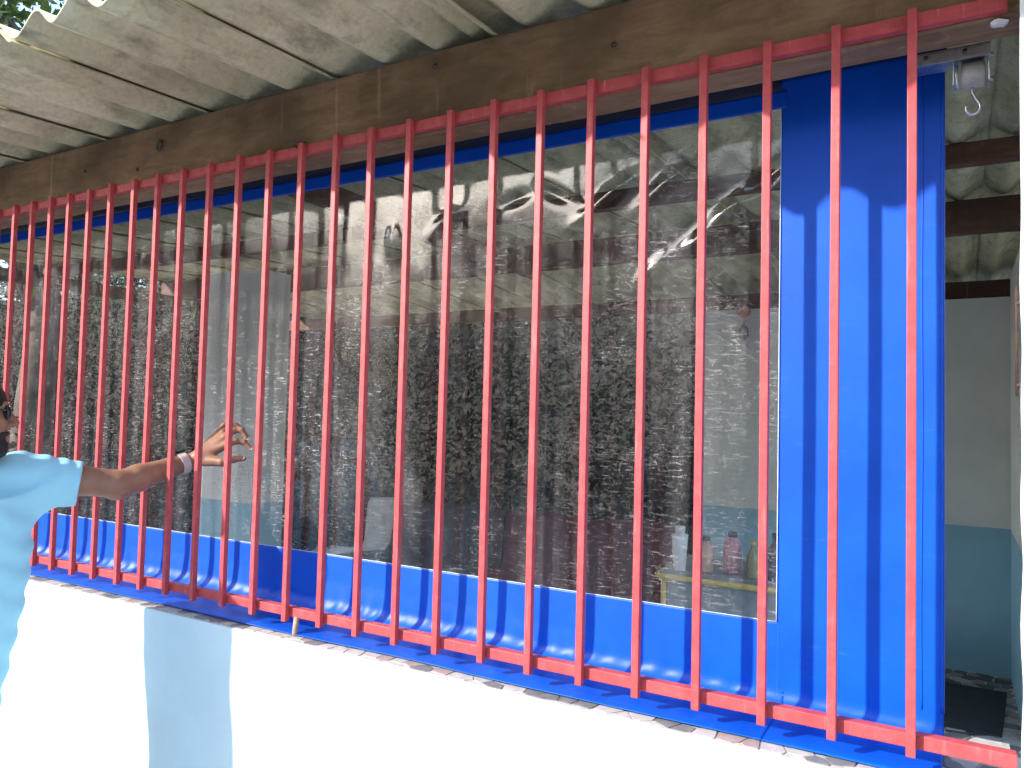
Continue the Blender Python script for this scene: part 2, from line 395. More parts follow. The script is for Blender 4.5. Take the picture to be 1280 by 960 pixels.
# fixings on the beam
eb = empty('eye_bolt', (-2.436, .03, 2.533), 'small rusty eye bolt with a loop screwed into the beam face', 'bolt')
link('loop', tube_mesh('loop', [(-2.436+.012*math.cos(t), .018, 2.523+.016*math.sin(t)) for t in np.linspace(0, 6.2, 14)], .0035, 6), M['iron'], eb)
link('shank', tube_mesh('shank', [(-2.436, .035, 2.542), (-2.436, .014, 2.540)], .004, 6), M['iron'], eb)
for x, z in ((-2.572, 2.46), (-1.25, 2.56), (-.72, 2.50), (-2.9, 2.50)):
    link('nail_head', tube_mesh('nail_head', [(x, .032, z), (x, .0245, z)], .006, 8), M['iron'], beam)
V = [(.064+.013*math.cos(t)*(1+.3*math.sin(3*t)), .030+.004*math.cos(2*t), 2.366+.007*math.sin(t)*(1+.35*math.cos(2*t+1))) for t in np.linspace(0, 6.283, 15)[:-1]]
bm = bmesh.new(); vs = [bm.verts.new(v) for v in V]; ff = bm.faces.new(vs); r = bmesh.ops.extrude_face_region(bm, geom=[ff])
bmesh.ops.translate(bm, verts=[v for v in r['geom'] if isinstance(v, bmesh.types.BMVert)], vec=(0, .02, .004)); bmesh.ops.recalc_face_normals(bm, faces=bm.faces[:])
link('plaster_blob', bm_mesh('plaster_blob', bm), M['jamb'], beam)
hg = empty('door_bolt_bar', (.09, .012, 1.66), 'thin rusty iron bar fixed to the edge of the white jamb', 'iron bar')
link('bar', tube_mesh('bar', [(.0885, .017, 1.66), (.088, .017, 1.86)], .0025, 6), M['rust'], hg)
for z in (1.68, 1.83): link('bracket', tube_mesh('bracket', [(.088, .017, z), (.100, .017, z)], .004, 6), M['rust'], hg)

# ================================================================ GRILLE
gr = empty('window_grille', (-1.7, 0, .944), 'red painted steel grille of upright bars between two rails before the blue curtain', 'window grille')
bars = [-0.089, -0.227, -0.361, -0.498, -0.634, -0.772, -0.908, -1.043, -1.182, -1.317, -1.453, -1.589, -1.726, -1.865, -2.001, -2.141, -2.28, -2.415, -2.546, -2.687, -2.817, -2.948, -3.075, -3.204, -3.335]
bars += [-3.335-.134*k for k in range(1, 8)]
bm = bmesh.new(); box_bm(bm, (0, -.0085, 0), (.0168, .0085, 1.427), .0016); bme = bm_mesh('bar', bm)
for i, x in enumerate(bars):
    o = link('bar', bme, M['red'], gr, (x, 0, .985 + random.uniform(-.002, .002))); o.rotation_euler = (0, random.uniform(-.0012, .0012), random.uniform(-.03, .03))
tr_ = box('top_rail', (-5.59, .0092, 2.380), (.076, .0292, 2.4085), M['red'], gr, .002)
br_ = box('bottom_rail', (-5.59, .0092, .996), (.087, .0352, 1.0225), M['red'], gr, .002)
for x in (-1.682, -4.0):
    link('support_peg', tube_mesh('support_peg', [(x, .006, .940), (x+.001, .008, .970), (x, .012, .998)], .0085, 10), M['dowel'], gr)
link('tie_wire', tube_mesh('tie_wire', [(-1.735+.016*math.cos(t), .006+.018*math.sin(t), 2.397+.003*t) for t in np.linspace(0, 9, 24)] + [(-1.775, .0, 2.425), (-1.80, .012, 2.428)], .002, 5), M['iron'], gr)

# ================================================================ CURTAIN
cu = empty('roll_up_curtain', (-2.4, .24, .95), 'bright blue canvas roll-up curtain with a big scratched clear window, hanging behind the red bars', 'curtain')
CY, XR, XF, XL = .24, -.030, -.372, -5.3
ZT, ZFT, ZFB, ZS = 2.43, 2.357, 1.137, .9492
def cloth_y(X, Z):
    """shared gentle billow of canvas and film"""
    return CY + .0045*wav(X, Z, 3, 6, .3, 1.0) + .0015*wav(X, Z*.3, 4, 6, 1.5, 3.5)
def lower_profile(X, s, r):
    """s: path length up from the free edge on the sill; returns y, z"""
    flat = CY - .003 - r; q = r*math.pi/2
    y = np.where(s < flat, .003 + s, np.where(s < flat+q, .003 + flat + r*np.sin(np.clip((s-flat)/r, 0, math.pi/2)), .003 + flat + r))
    z = np.where(s < flat, ZS, np.where(s < flat+q, ZS + r - r*np.cos(np.clip((s-flat)/r, 0, math.pi/2)), ZS + r + s - flat - q))
    return y, z
def canvas(name, x0, x1, ztop, nx, ns, off=0, solid=.0015):
    xs = np.linspace(x0, x1, nx); us = np.linspace(0, 1, ns)
    X, Uu = np.meshgrid(xs, us, indexing='ij')
    r = .030 + .022*(1/(1+np.exp((X+.9)*4))) + .007*wav(X, X*0, 9, 6, .8, 3)
    flat = CY-.003-r; Ltot = flat + r*math.pi/2 + (ztop-ZS-r); s = Uu*Ltot
    y, z = lower_profile(X, s, r)
    vert = np.clip((z-ZS-r)/.05, 0, 1); billow = cloth_y(X, z)-CY
    y = y + billow*vert + off*vert
    onsill = (s < flat)
    ed = np.clip(1-s/.03, 0, 1)
    y = y + ed*(.012*wav(X, X*0, 12, 8, .3, 2.2))
    z = z + np.where(onsill, .0022*(1+wav(X*2, y*3, 13, 8, 1, 4)), 0)*np.clip((flat-s)/.03, 0, 1)*np.clip(s/.02, 0, 1) + off*.6*(1-vert)
    # creases where the canvas turns on to the sill
    turn = np.exp(-((s-flat-r*.8)/(r*.9))**2); cr = wav(X*1.0 - y*.9, y*.2, 21, 12, 7, 26)*(.35+.65/(1+np.exp((X+.75)*5)))
    y = y - turn*.0050*cr; z = z + turn*.0042*cr
    P_ = np.stack([X, y, z], -1)
    o = link(name, grid_mesh(name, P_), M['pvc'], cu)
    md = o.modifiers.new('thick', 'SOLIDIFY'); md.thickness = solid; md.offset = 0
    return o
panel = canvas('side_panel', XF+.0005, XR, ZT, 90, 150, 0)
band = canvas('bottom_band', XL, XF+.018, ZFB, 900, 60, .0016)
xs = np.linspace(XL, XF+.012, 260); zs = np.linspace(ZFT, 2.4005, 8); X, Z = np.meshgrid(xs, zs, indexing='ij')
Yt = cloth_y(X, Z)-.002 
tb = link('top_band', grid_mesh('top_band', np.stack([X, Yt, Z], -1)), M['pvc'], cu)
md = tb.modifiers.new('thick', 'SOLIDIFY'); md.thickness = .0015; md.offset = 0
link('roller_tube', tube_mesh('roller_tube', [(XL-.03, .285, 2.442), (XR+.004, .285, 2.442)], .036, 20), simple('shade_dark_roller_canvas', (.004, .010, .045), .6, bmp=0), cu)  # deep shade under the beam is put into this near-black blue
# film, rippled, with slanting creases near its upper right corner
xs = np.linspace(XL, XF+.012, 760); zs = np.linspace(ZFB-.02, ZFT+.02, 190); X, Z = np.meshgrid(xs, zs, indexing='ij')
Yf = cloth_y(X, Z) + .0052 + .0016*wav(X, Z, 31, 8, .8, 2.6)
def crease(cx, cz, ang, ln, wd, h):
    a = math.radians(ang); u = (X-cx)*math.cos(a)+(Z-cz)*math.sin(a); v = -(X-cx)*math.sin(a)+(Z-cz)*math.cos(a)
    return h*np.exp(-(u/ln)**2-(v/wd)**2)*(1+.25*np.sin(u*40+v*30))
for c in ((-.50, 2.115, 38, .12, .022, -.013), (-.44, 2.165, 42, .10, .016, .009), (-.66, 2.215, 36, .08, .018, -.008), (-.60, 2.27, 40, .07, .015, .005),
          (-.82, 2.20, 33, .09, .020, -.007), (-.98, 2.225, 150, .06, .018, .005), (-1.12, 2.225, 15, .05, .018, .004), (-1.36, 2.19, 30, .06, .020, -.004),
          (-1.56, 2.14, 95, .05, .018, -.004), (-.70, 1.985, 42, .07, .020, -.005), (-2.3, 2.15, 95, .06, .014, -.004), (-2.85, 2.16, 85, .08, .014, -.005), (-3.1, 2.12, 100, .05, .014, .004)):
    w = crease(*c); Yf = Yf + w
film_o = link('film', grid_mesh('film', np.stack([X, Yf, Z], -1)), M['film'], cu)
# welded edges round the film
for nm, pts in (('seam', [(XF+.0005, CY-.0035+float(cloth_y(np.array(XF), np.array(z))-CY), z) for z in np.linspace(ZFB, ZFT, 60)]),
                ('seam', [(x, float(cloth_y(np.array(x), np.array(ZFB)))+.0002, ZFB) for x in np.linspace(XL, XF, 200)])):
    link(nm, tube_mesh(nm, pts, .0011, 5), M['seam'], cu)
# hem stitched up the free edge of the side panel
link('edge_hem', tube_mesh('edge_hem', [(XR-.003, float(cloth_y(np.array(XR), np.array(z)))-.0005, z) for z in np.linspace(ZS+.05, ZT-.02, 70)], .0042, 8), M['pvc'], cu)
link('edge_hem', tube_mesh('edge_hem', [(XR-.042+.0008*math.sin(z*9), float(cloth_y(np.array(XR-.042), np.array(z)))-.0008, z) for z in np.linspace(ZS+.05, ZT-.05, 70)], .0018, 8), M['pvc'], cu)

# winding gear
ge = empty('winding_gear', (.0, .13, 2.26), 'galvanised bracket with grey winding gear and hanging hook beside the curtain top', 'winding gear')
bk = bmesh.new(); box_bm(bk, (-.082, .128, 2.352), (.052, .131, 2.377), .0008); box_bm(bk, (-.082, .128, 2.3495), (.052, .176, 2.3520), .0008)
pl = link('bracket', bm_mesh('bracket', bk), M['zinc'], ge)
box('bracket_leg', (.0485, .1315, 2.300), (.0515, .176, 2.3490), M['zinc'], ge, .0008)
box('bracket_leg', (-.0135, .1315, 2.300), (-.0110, .176, 2.3490), M['zinc'], ge, .0008)
for x in (-.062, .008): link('screw', tube_mesh('screw', [(x, .129, 2.365), (x, .124, 2.365)], .0045, 10), M['iron'], ge)
for z in (2.308, 2.358): link('rivet', tube_mesh('rivet', [(.050, .15, z), (.0580, .15, z)], .004, 10), M['zinc'], ge)
gb = link('gear_housing', tube_mesh('gear_housing', [(.0005, .152, 2.322), (.004, .152, 2.322), (.040, .152, 2.322), (.0435, .152, 2.322)], [.021, .026, .026, .022], 24), M['pulley'], ge)
link('axle_disc', tube_mesh('axle_disc', [(-.0100, .152, 2.322), (-.004, .152, 2.322)], .024, 24), M['zinc'], ge)
pts = [(.021, .152, 2.300), (.021, .152, 2.285), (.027, .152, 2.272), (.033, .152, 2.262)] + [(.022+.0125*math.cos(t), .152, 2.254+.0135*math.sin(t)) for t in np.linspace(.35, -3.7, 16)]
link('hook', tube_mesh('hook', pts, .0032, 8), M['zinc'], ge)

# ================================================================ INSIDE THE ROOM
mat_o = empty('door_mat', (.04, 3.5, .012), 'dark rubber mat lying on the mosaic floor beside the doorway', 'mat')
bm = bmesh.new(); box_bm(bm, (-.40, 3.12, .0125), (.185, 3.92, .022), .004)
for v in bm.verts: v.co.x += (v.co.y-3.12)*.07
link('mat_body', bm_mesh('mat_body', bm), M['black'], mat_o)
tb_ = empty('table', (-1.0, 2.75, .006), 'blue-grey table with yellow edging seen through the clear film', 'table')
def rr(x0, x1, y0, y1, r, n=6):
    P = []
    for cx, cy, a0 in ((x1-r, y1-r, 0), (x0+r, y1-r, 90), (x0+r, y0+r, 180), (x1-r, y0+r, 270)):
        for k in range(n+1): a = math.radians(a0+90*k/n); P.append((cx+r*math.cos(a), cy+r*math.sin(a)))
    return P
def prism(name, poly, z0, z1, mat, parent):
    n = len(poly); V = [(x, y, z0) for x, y in poly]+[(x, y, z1) for x, y in poly]
    F = [tuple(range(n, 2*n)), tuple(reversed(range(n)))]+[(k, (k+1) % n, n+(k+1) % n, n+k) for k in range(n)]
    return link(name, mesh(name, V, F), mat, parent)
prism('tabletop', rr(-1.455, -.40, 2.46, 3.15, .05), .735, .760, M['tabletop'], tb_)
ep = rr(-1.458, -.397, 2.457, 3.153, .053); ep.append(ep[0])
link('edging', tube_mesh('edging', [(x, y, .748) for x, y in ep], .016, 6, False), M['yellow'], tb_)
box('apron', (-1.40, 2.50, .50), (-.45, 2.515, .734), M['tabletop'], tb_)
for x in (-1.42, -.45):
    for y in (2.50, 3.10): link('leg', tube_mesh('leg', [(x, y, .007), (x, y, .735)], .016, 8), M['yellow'], tb_)
def bottle(x, y, z, h, r, body, cap, label, kind):
    e = empty('bottle', (x, y, z), label, 'bottle', 'bottles on the table inside')
    prof = {'tall': [(r*.95, 0), (r, .01), (r, h*.55), (r*.9, h*.64), (r*.4, h*.78), (r*.34, h*.88)],
            'squat': [(r*.9, 0), (r, .012), (r*1.02, h*.6), (r*.85, h*.75), (r*.5, h*.84), (r*.45, h*.88)],
            'cup': [(r*.72, 0), (r*.75, .01), (r, h*.7), (r*1.05, h*.80), (r*.6, h*.82), (r*.55, h*.88)]}[kind]
    link('body', lathe('body', prof), body, e, (x, y, z)); c = prof[-1][0]+.004
    link('cap', lathe('cap', [(c, 0), (c, h*.11), (c*.8, h*.12)]), cap, e, (x, y, z+h*.875))
bottle(-1.37, 2.62, .760, .25, .045, M['whiteplastic'], M['whiteplastic'], 'white bottle standing leftmost on the table inside', 'cup')
bottle(-1.235, 2.66, .760, .20, .045, M['peach'], M['navy'], 'peach coloured bottle beside the white one on the table', 'squat')
bottle(-1.10, 2.72, .760, .23, .050, M['pinkp'], M['navy'], 'pink bottle with dark cap in the middle of the table', 'squat')
bottle(-.97, 2.64, .760, .20, .033, M['olive'], M['yellow'], 'slim olive bottle on the table inside', 'tall')
bottle(-.86, 2.68, .760, .25, .046, M['navy'], M['black'], 'dark navy bottle standing near the right end of the table', 'tall')
# benches under cloths
def bench(x0, x1, mat, label):
    bn = empty('bench', ((x0+x1)/2, 3.3, .006), label, 'bench', 'cloth covered benches inside')
    xs = np.linspace(x0, x1, 60); prof = [(2.98, .05), (2.97, .30), (2.97, .44), (2.99, .48), (3.30, .49), (3.33, .55), (3.36, .86), (3.40, .90), (3.46, .88), (3.47, .3)]
    P_ = np.array([[(x, y+.012*math.sin(x*23+z*3)*(z < .44), z+.01*math.sin(x*9)) for y, z in prof] for x in xs])
    link('cloth', grid_mesh('cloth', P_), mat, bn)
    for x in (x0+.05, x1-.06):
        for y in (3.02, 3.42): box('leg', (x-.03, y-.02, .007), (x+.03, y+.02, .40), M['purlin'], bn)
bench(-2.95, -1.62, M['maroon'], 'bench draped in dark maroon cloth inside the room')
bench(-4.30, -2.965, simple('slate_cloth', (.035, .042, .055), .85, var=.3, scale=12, bmp=.3), 'bench draped in dark slate blue cloth beside the pillar inside')
ho = empty('hanging_ornament', (-1.42, 4.28, 2.2), 'small red and dark ornament hanging on the back wall', 'ornament')
link('cord', tube_mesh('cord', [(-1.42, 4.29, 2.46), (-1.42, 4.285, 2.30)], .003, 5), M['black'], ho)
link('bead', lathe('bead', [(.005, -.06), (.045, -.03), (.055, 0), (.045, .03), (.005, .06)], 12), M['redp'], ho, (-1.42, 4.235, 2.44))
link('tassel', lathe('tassel', [(.01, -.09), (.04, -.06), (.035, 0), (.008, .05)], 10), M['navy'], ho, (-1.42, 4.24, 2.31))

# ================================================================ PERSON (distance field -> one closed skin)
def rc(p, a, b, ra, rb):
    a = np.array(a, np.float32); b = np.array(b, np.float32); ba = b-a
    h = np.clip(((p-a)@ba)/(ba@ba), 0, 1)
    return np.linalg.norm(p-a-h[..., None]*ba, axis=-1) - (ra+(rb-ra)*h)
def el(p, c, r, rot=None):
    q = p-np.array(c, np.float32)
    if rot is not None: q = q@np.array(rot, np.float32).T
    r = np.array(r, np.float32); k0 = np.linalg.norm(q/r, axis=-1); k1 = np.linalg.norm(q/(r*r), axis=-1)
    return k0*(k0-1)/np.maximum(k1, 1e-6)
def axis_pts(segs):
    """segs: [(start, end, step), ...]"""
    out = [segs[0][0]]
    for a, b, s in segs:
        n = max(1, round((b-a)/s)); out += list(a+(b-a)*np.arange(1, n+1)/n)
    return np.array(out, np.float32)
def sdf_mesh(name, axes, prims, post=None):
    ax, ay, az = axes; G = np.full((len(ax), len(ay), len(az)), .5, np.float32)
    for kind, k, args in prims:
        if kind == 'rc': a, b, ra, rb = args; lo = np.minimum(np.array(a)-ra, np.array(b)-max(ra, rb)); lo = np.minimum(np.array(a), np.array(b))-max(ra, rb); hi = np.maximum(np.array(a), np.array(b))+max(ra, rb)
        else: c, r = args[0], args[1]; mr = max(r); lo, hi = np.array(c)-mr, np.array(c)+mr
        mg = .035+k
        sl = []
        for A, l, h in zip((ax, ay, az), lo-mg, hi+mg):
            sl.append(slice(int(np.searchsorted(A, l)), int(np.searchsorted(A, h))))
        sl = tuple(sl)
        if G[sl].size == 0: continue
        p = np.stack(np.meshgrid(ax[sl[0]], ay[sl[1]], az[sl[2]], indexing='ij'), -1)
        d = (rc if kind == 'rc' else el)(p, *args); o = G[sl]
        if k > 0:
            h = np.clip(.5+.5*(o-d)/k, 0, 1); G[sl] = o*(1-h)+d*h-k*h*(1-h)
        else: G[sl] = np.minimum(o, d)
    if post is not None:
        p = np.stack(np.meshgrid(ax, ay, az, indexing='ij'), -1); G = post(p, G)
    return nets(name, axes, G)
def nets(name, axes, G):
    ax, ay, az = axes; s = G < 0; nx, ny, nz = G.shape
    cnt = np.zeros((nx-1, ny-1, nz-1), np.int8)
    for i in (0, 1):
        for j in (0, 1):
            for k in (0, 1): cnt += s[i:nx-1+i, j:ny-1+j, k:nz-1+k]
    act = np.argwhere((cnt > 0) & (cnt < 8)); acc = np.zeros((len(act), 3)); num = np.zeros(len(act))
    cor = [(i, j, k) for i in (0, 1) for j in (0, 1) for k in (0, 1)]
    val = {c: G[act[:, 0]+c[0], act[:, 1]+c[1], act[:, 2]+c[2]] for c in cor}
    pos = {c: np.stack([ax[act[:, 0]+c[0]], ay[act[:, 1]+c[1]], az[act[:, 2]+c[2]]], -1) for c in cor}
    for a in cor:
        for d in range(3):
            if a[d]: continue
            b = tuple(1 if q == d else a[q] for q in range(3)); va, vb = val[a], val[b]; m_ = (va < 0) != (vb < 0)
            t = np.where(m_, va/np.where(m_, va-vb, 1), 0)
            acc += np.where(m_[:, None], pos[a]+(pos[b]-pos[a])*t[:, None], 0); num += m_
    V = acc/num[:, None]; idm = np.full(cnt.shape, -1, np.int32); idm[act[:, 0], act[:, 1], act[:, 2]] = np.arange(len(act)); F = []
    for d in range(3):
        n = [nx, ny, nz]; A = [slice(0, q) for q in n]; B = list(A); A[d] = slice(0, n[d]-1); B[d] = slice(1, n[d])
        e = np.argwhere(s[tuple(A)] != s[tuple(B)]); o1, o2 = [(1, 2), (2, 0), (0, 1)][d]
        e = e[(e[:, o1] > 0) & (e[:, o2] > 0) & (e[:, o1] < n[o1]-1) & (e[:, o2] < n[o2]-1)]
        inside = s[e[:, 0], e[:, 1], e[:, 2]]; qs = []
        for u, w in ((-1, -1), (0, -1), (0, 0), (-1, 0)):
            c = e.copy(); c[:, o1] += u; c[:, o2] += w; qs.append(idm[c[:, 0], c[:, 1], c[:, 2]])
        q = np.stack(qs, -1); q[~inside] = q[~inside][:, ::-1]; F.append(q)
    F = np.vstack(F); F = F[(F >= 0).all(1)]
    return mesh(name, V.tolist(), F.tolist(), True)

HX, HY, HZ = -2.483, -.510, 1.572                     # head centre
fx, fy = .38, .925; lx, ly = -fy, fx                   # way the face looks, and its left
def hp(f, l, z): return (HX+fx*f+lx*l, HY+fy*f+ly*l, HZ+z)
HR = [[fx, fy, 0], [lx, ly, 0], [0, 0, 1]]
SH, ELB, WR = (-2.500, -.355, 1.385), (-2.358, -.125, 1.350), (-2.322, .100, 1.415)
SHR, ELR, WRR = (-2.535, -.735, 1.375), (-2.60, -.80, 1.10), (-2.50, -.82, .86)
KN = {'index': (-2.215, .175, 1.478), 'middle': (-2.232, .182, 1.503), 'ring': (-2.252, .190, 1.520), 'pinky': (-2.275, .196, 1.528)}
fingers = {'index': [KN['index'], (-2.200, .204, 1.491), (-2.180, .222, 1.487), (-2.158, .231, 1.467)],
           'middle': [KN['middle'], (-2.218, .208, 1.528), (-2.197, .224, 1.529), (-2.178, .231, 1.503)],
           'ring': [KN['ring'], (-2.247, .214, 1.543), (-2.228, .226, 1.545), (-2.208, .231, 1.532)],
           'pinky': [KN['pinky'], (-2.280, .216, 1.545), (-2.266, .227, 1.547), (-2.250, .231, 1.538)],
           'thumb': [(-2.270, .128, 1.420), (-2.203, .150, 1.420), (-2.166, .168, 1.431), (-2.132, .180, 1.435)]}
W2 = (-2.292, .126, 1.432)
def lerp(a, b, t): return tuple(a[i]+(b[i]-a[i])*t for i in range(3))
pr = []
def RC(a, b, ra, rb, k=.015): pr.append(('rc', k, (a, b, ra, rb)))
def EL(c, r, k=.02, rot=None): pr.append(('el', k, (c, r, rot) if rot is not None else (c, r)))
# trunk and legs
EL((-2.505, -.545, 1.24), (.105, .165, .20), 0); EL((-2.505, -.575, 1.00), (.112, .150, .20), .05); EL((-2.525, -.61, .88), (.105, .155, .13), .04)
RC((-2.50, -.40, 1.375), (-2.53, -.69, 1.37), .055, .055, .05)
RC((-2.507, -.545, 1.36), (-2.492, -.525, 1.50), .062, .056, .03)
for hpn, kn, an, toe in (((-2.52, -.53, .86), (-2.50, -.51, .48), (-2.54, -.51, .09), (-2.36, -.48, .035)), ((-2.535, -.69, .86), (-2.52, -.72, .48), (-2.56, -.75, .09), (-2.37, -.78, .035))):
    RC(hpn, kn, .082, .055, .03); RC(kn, lerp(kn, an, .35), .055, .056, .02); RC(lerp(kn, an, .35), an, .056, .036, .02); RC(an, toe, .038, .028, .02); RC((an[0]-.04, an[1], .04), toe, .033, .026, .02)
# reaching arm
RC(SH, lerp(SH, ELB, .55), .054, .048, .03); RC(lerp(SH, ELB, .55), ELB, .048, .044, .015)
RC(ELB, lerp(ELB, WR, .28), .043, .044, .015); RC(lerp(ELB, WR, .28), lerp(ELB, WR, .75), .044, .033, .012); RC(lerp(ELB, WR, .75), WR, .034, .028, .01)
EL((ELB[0]-.012, ELB[1]+.0, ELB[2]-.030), (.022, .026, .018), .02)
# other arm, hanging
RC(SHR, ELR, .054, .044, .03); RC(ELR, lerp(ELR, WRR, .3), .044, .042, .015); RC(lerp(ELR, WRR, .3), WRR, .042, .027, .012)
EL((-2.475, -.825, .80), (.035, .020, .055), .015)
for k in range(4): RC((-2.455-.017*k, -.825, .77), (-2.462-.017*k, -.815, .70+.008*abs(k-1)), .0095, .008, .004)
RC((-2.455, -.815, .82), (-2.43, -.80, .755), .012, .009, .006)
# hand
RC(WR, W2, .027, .026, .01)
for f, r0 in (('index', .0165), ('middle', .016), ('ring', .015), ('pinky', .0135)):
    K = KN[f]; RC(W2, K, .022, r0*.86, .012)
RC(W2, fingers['thumb'][1], .020, .0155, .012)
for f, p in fingers.items():
    rs = {'thumb': (.018, .0145, .0125, .010), 'index': (.0125, .0107, .0095, .0078), 'middle': (.0128, .0110, .0097, .008), 'ring': (.012, .0102, .009, .0076), 'pinky': (.0105, .009, .008, .0068)}[f]
    for i in range(3): RC(p[i], p[i+1], rs[i], rs[i+1], .004)
    for i in (1, 2): EL(p[i], (rs[i]*1.08,)*3, .004)
# head
EL(hp(-.012, 0, .018), (.094, .074, .096), .0, HR); EL(hp(.018, 0, -.045), (.074, .064, .085), .03, HR)
RC(hp(.050, 0, -.108), hp(.070, 0, -.104), .026, .022, .025)
RC(hp(.030, .042, -.085), hp(.062, .018, -.108), .022, .018, .02); RC(hp(.030, -.042, -.085), hp(.062, -.018, -.108), .022, .018, .02)
RC(hp(.084, 0, .012), hp(.108, 0, -.026), .009, .013, .010); RC(hp(.098, .011, -.032), hp(.098, -.011, -.032), .009, .009, .006)
RC(hp(.080, .030, .022), hp(.080, -.030, .022), .014, .014, .015)
RC(hp(.088, .016, -.064), hp(.088, -.016, -.064), .0085, .0085, .005); RC(hp(.086, .014, -.076), hp(.086, -.014, -.076), .0085, .0085, .005)
EL(hp(.055, .036, -.022), (.03, .022, .024), .02, HR); EL(hp(.055, -.036, -.022), (.03, .022, .024), .02, HR)
for s in (1, -1): EL(hp(-.012, s*.076, -.012), (.020, .009, .032), .006, HR)
axes = (axis_pts([(-2.72, -2.60, .012), (-2.60, -2.37, .0055), (-2.37, -2.11, .0030), (-2.11, -2.09, .01)]),
        axis_pts([(-.92, -.63, .010), (-.63, -.37, .0050), (-.37, .09, .0060), (.09, .26, .0030)]),
        axis_pts([(-.01, .65, .012), (.65, 1.27, .009), (1.27, 1.39, .005), (1.39, 1.56, .0030), (1.56, 1.71, .0050)]))
person = empty('person', (-2.50, -.57, .0), 'person in a light blue T-shirt reaching an arm through the red bars', 'person')
body = link('body', sdf_mesh('body', axes, pr), M['skin'], person)
# T-shirt
SLE = lerp(SH, ELB, .60); sd = np.array(lerp((0, 0, 0), tuple(ELB[i]-SH[i] for i in range(3)), 1)); sd = sd/np.linalg.norm(sd)
def shirt_post(p, G):
    x, y, z = p[..., 0], p[..., 1], p[..., 2]
    zc = np.clip((z-.66)/.74, 0, 1); y = y + .060*np.clip((1.12-z)/.38, 0, 1)
    a = .204 + .012*np.sin(zc*3) ; b = .132 + .016*np.exp(-((z-1.0)/.14)**2)
    tor = (np.sqrt(((x+2.503)/b)**2 + ((y+.537)/a)**2)-1)*.14
    tor = np.maximum(tor, z-1.33); tor = np.maximum(tor, .675 + .004*np.sin(y*18) - z)
    h = np.clip(.5+.5*(G-tor)/.05, 0, 1); G = G*(1-h)+tor*h-.05*h*(1-h)
    # folds
    q = (p-np.array(SH))@sd
    fold = .0030*np.sin(70*(z-.9*q) + 9*x + 6*np.sin(14*y)) * np.exp(-((q-.06)/.10)**2)
    fold = fold + .0012*np.sin(30*y + 17*x + 2.2*np.sin(5*z) + 2*z) * np.clip((1.28-z)/.3, 0, 1)*(.6+.4*np.sin(7*z+2)) + .0030*np.sin(21*z+34*y+9*x+2*np.sin(11*y))*np.exp(-((z-1.24)/.10)**2)
    G = G + fold
    # cut at the sleeve hem, leave it open
    cut = (p-np.array(SLE))@sd; near = (y > -.42)
    G = np.where(near, np.maximum(G, cut), G)
    inner = rc(p, SH, ELB, .056, .050); hollow = np.where(cut > -.03, inner, 1)
    return np.maximum(G, -hollow)
pr = []
RC((-2.505, -.41, 1.365), (-2.53, -.68, 1.36), .070, .070, 0); RC((-2.508, -.545, 1.36), (-2.50, -.535, 1.425), .085, .070, .04)
RC(SH, (SLE[0], SLE[1], SLE[2]-.010), .072, .069, .04); RC((SLE[0], SLE[1], SLE[2]-.010), (ELB[0], ELB[1], ELB[2]-.010), .069, .069, .0)
RC((-2.50, -.44, 1.30), (SLE[0]-.02, SLE[1]-.04, SLE[2]-.018), .070, .058, .03)
RC(SHR, lerp(SHR, ELR, .62), .072, .068, .04)
axes_s = (axis_pts([(-2.74, -2.28, .0060)]), axis_pts([(-.88, -.12, .0060)]), axis_pts([(.64, 1.10, .010), (1.10, 1.52, .0060)]))
link('shirt', sdf_mesh('shirt', axes_s, pr, shirt_post), M['shirt'], person)
# trousers, shoes
pr = []
EL((-2.525, -.61, .88), (.118, .165, .14), 0)
for hpn, kn, an in (((-2.52, -.53, .86), (-2.50, -.51, .48), (-2.54, -.51, .10)), ((-2.535, -.69, .86), (-2.52, -.72, .48), (-2.56, -.75, .10))):
    RC(hpn, kn, .095, .075, .03); RC(kn, an, .075, .062, .03)
def tr_post(p, G): return G + .004*np.sin(p[..., 2]*45+6*np.sin(p[..., 1]*12))*np.clip((.55-p[..., 2])/.3, 0, 1)
axes_t = (axis_pts([(-2.70, -2.34, .011)]), axis_pts([(-.88, -.34, .011)]), axis_pts([(.02, 1.05, .011)]))
link('trousers', sdf_mesh('trousers', axes_t, pr, tr_post), M['jeans'], person)
for an, toe in (((-2.59, -.512, .05), (-2.36, -.48, .045)), ((-2.61, -.75, .05), (-2.37, -.78, .045))):
    pr = [('rc', 0, (an, toe, .048, .044)), ('rc', .02, ((an[0]+.04, an[1], .08), (an[0]+.09, an[1], .07), .045, .042))]
    def sh_post(p, G): return np.maximum(G, .004-p[..., 2])
    link('shoe', sdf_mesh('shoe', (axis_pts([(an[0]-.08, toe[0]+.08, .009)]), axis_pts([(min(an[1], toe[1])-.08, max(an[1], toe[1])+.08, .009)]), axis_pts([(-.02, .16, .008)])), pr, sh_post), M['shoe'], person)
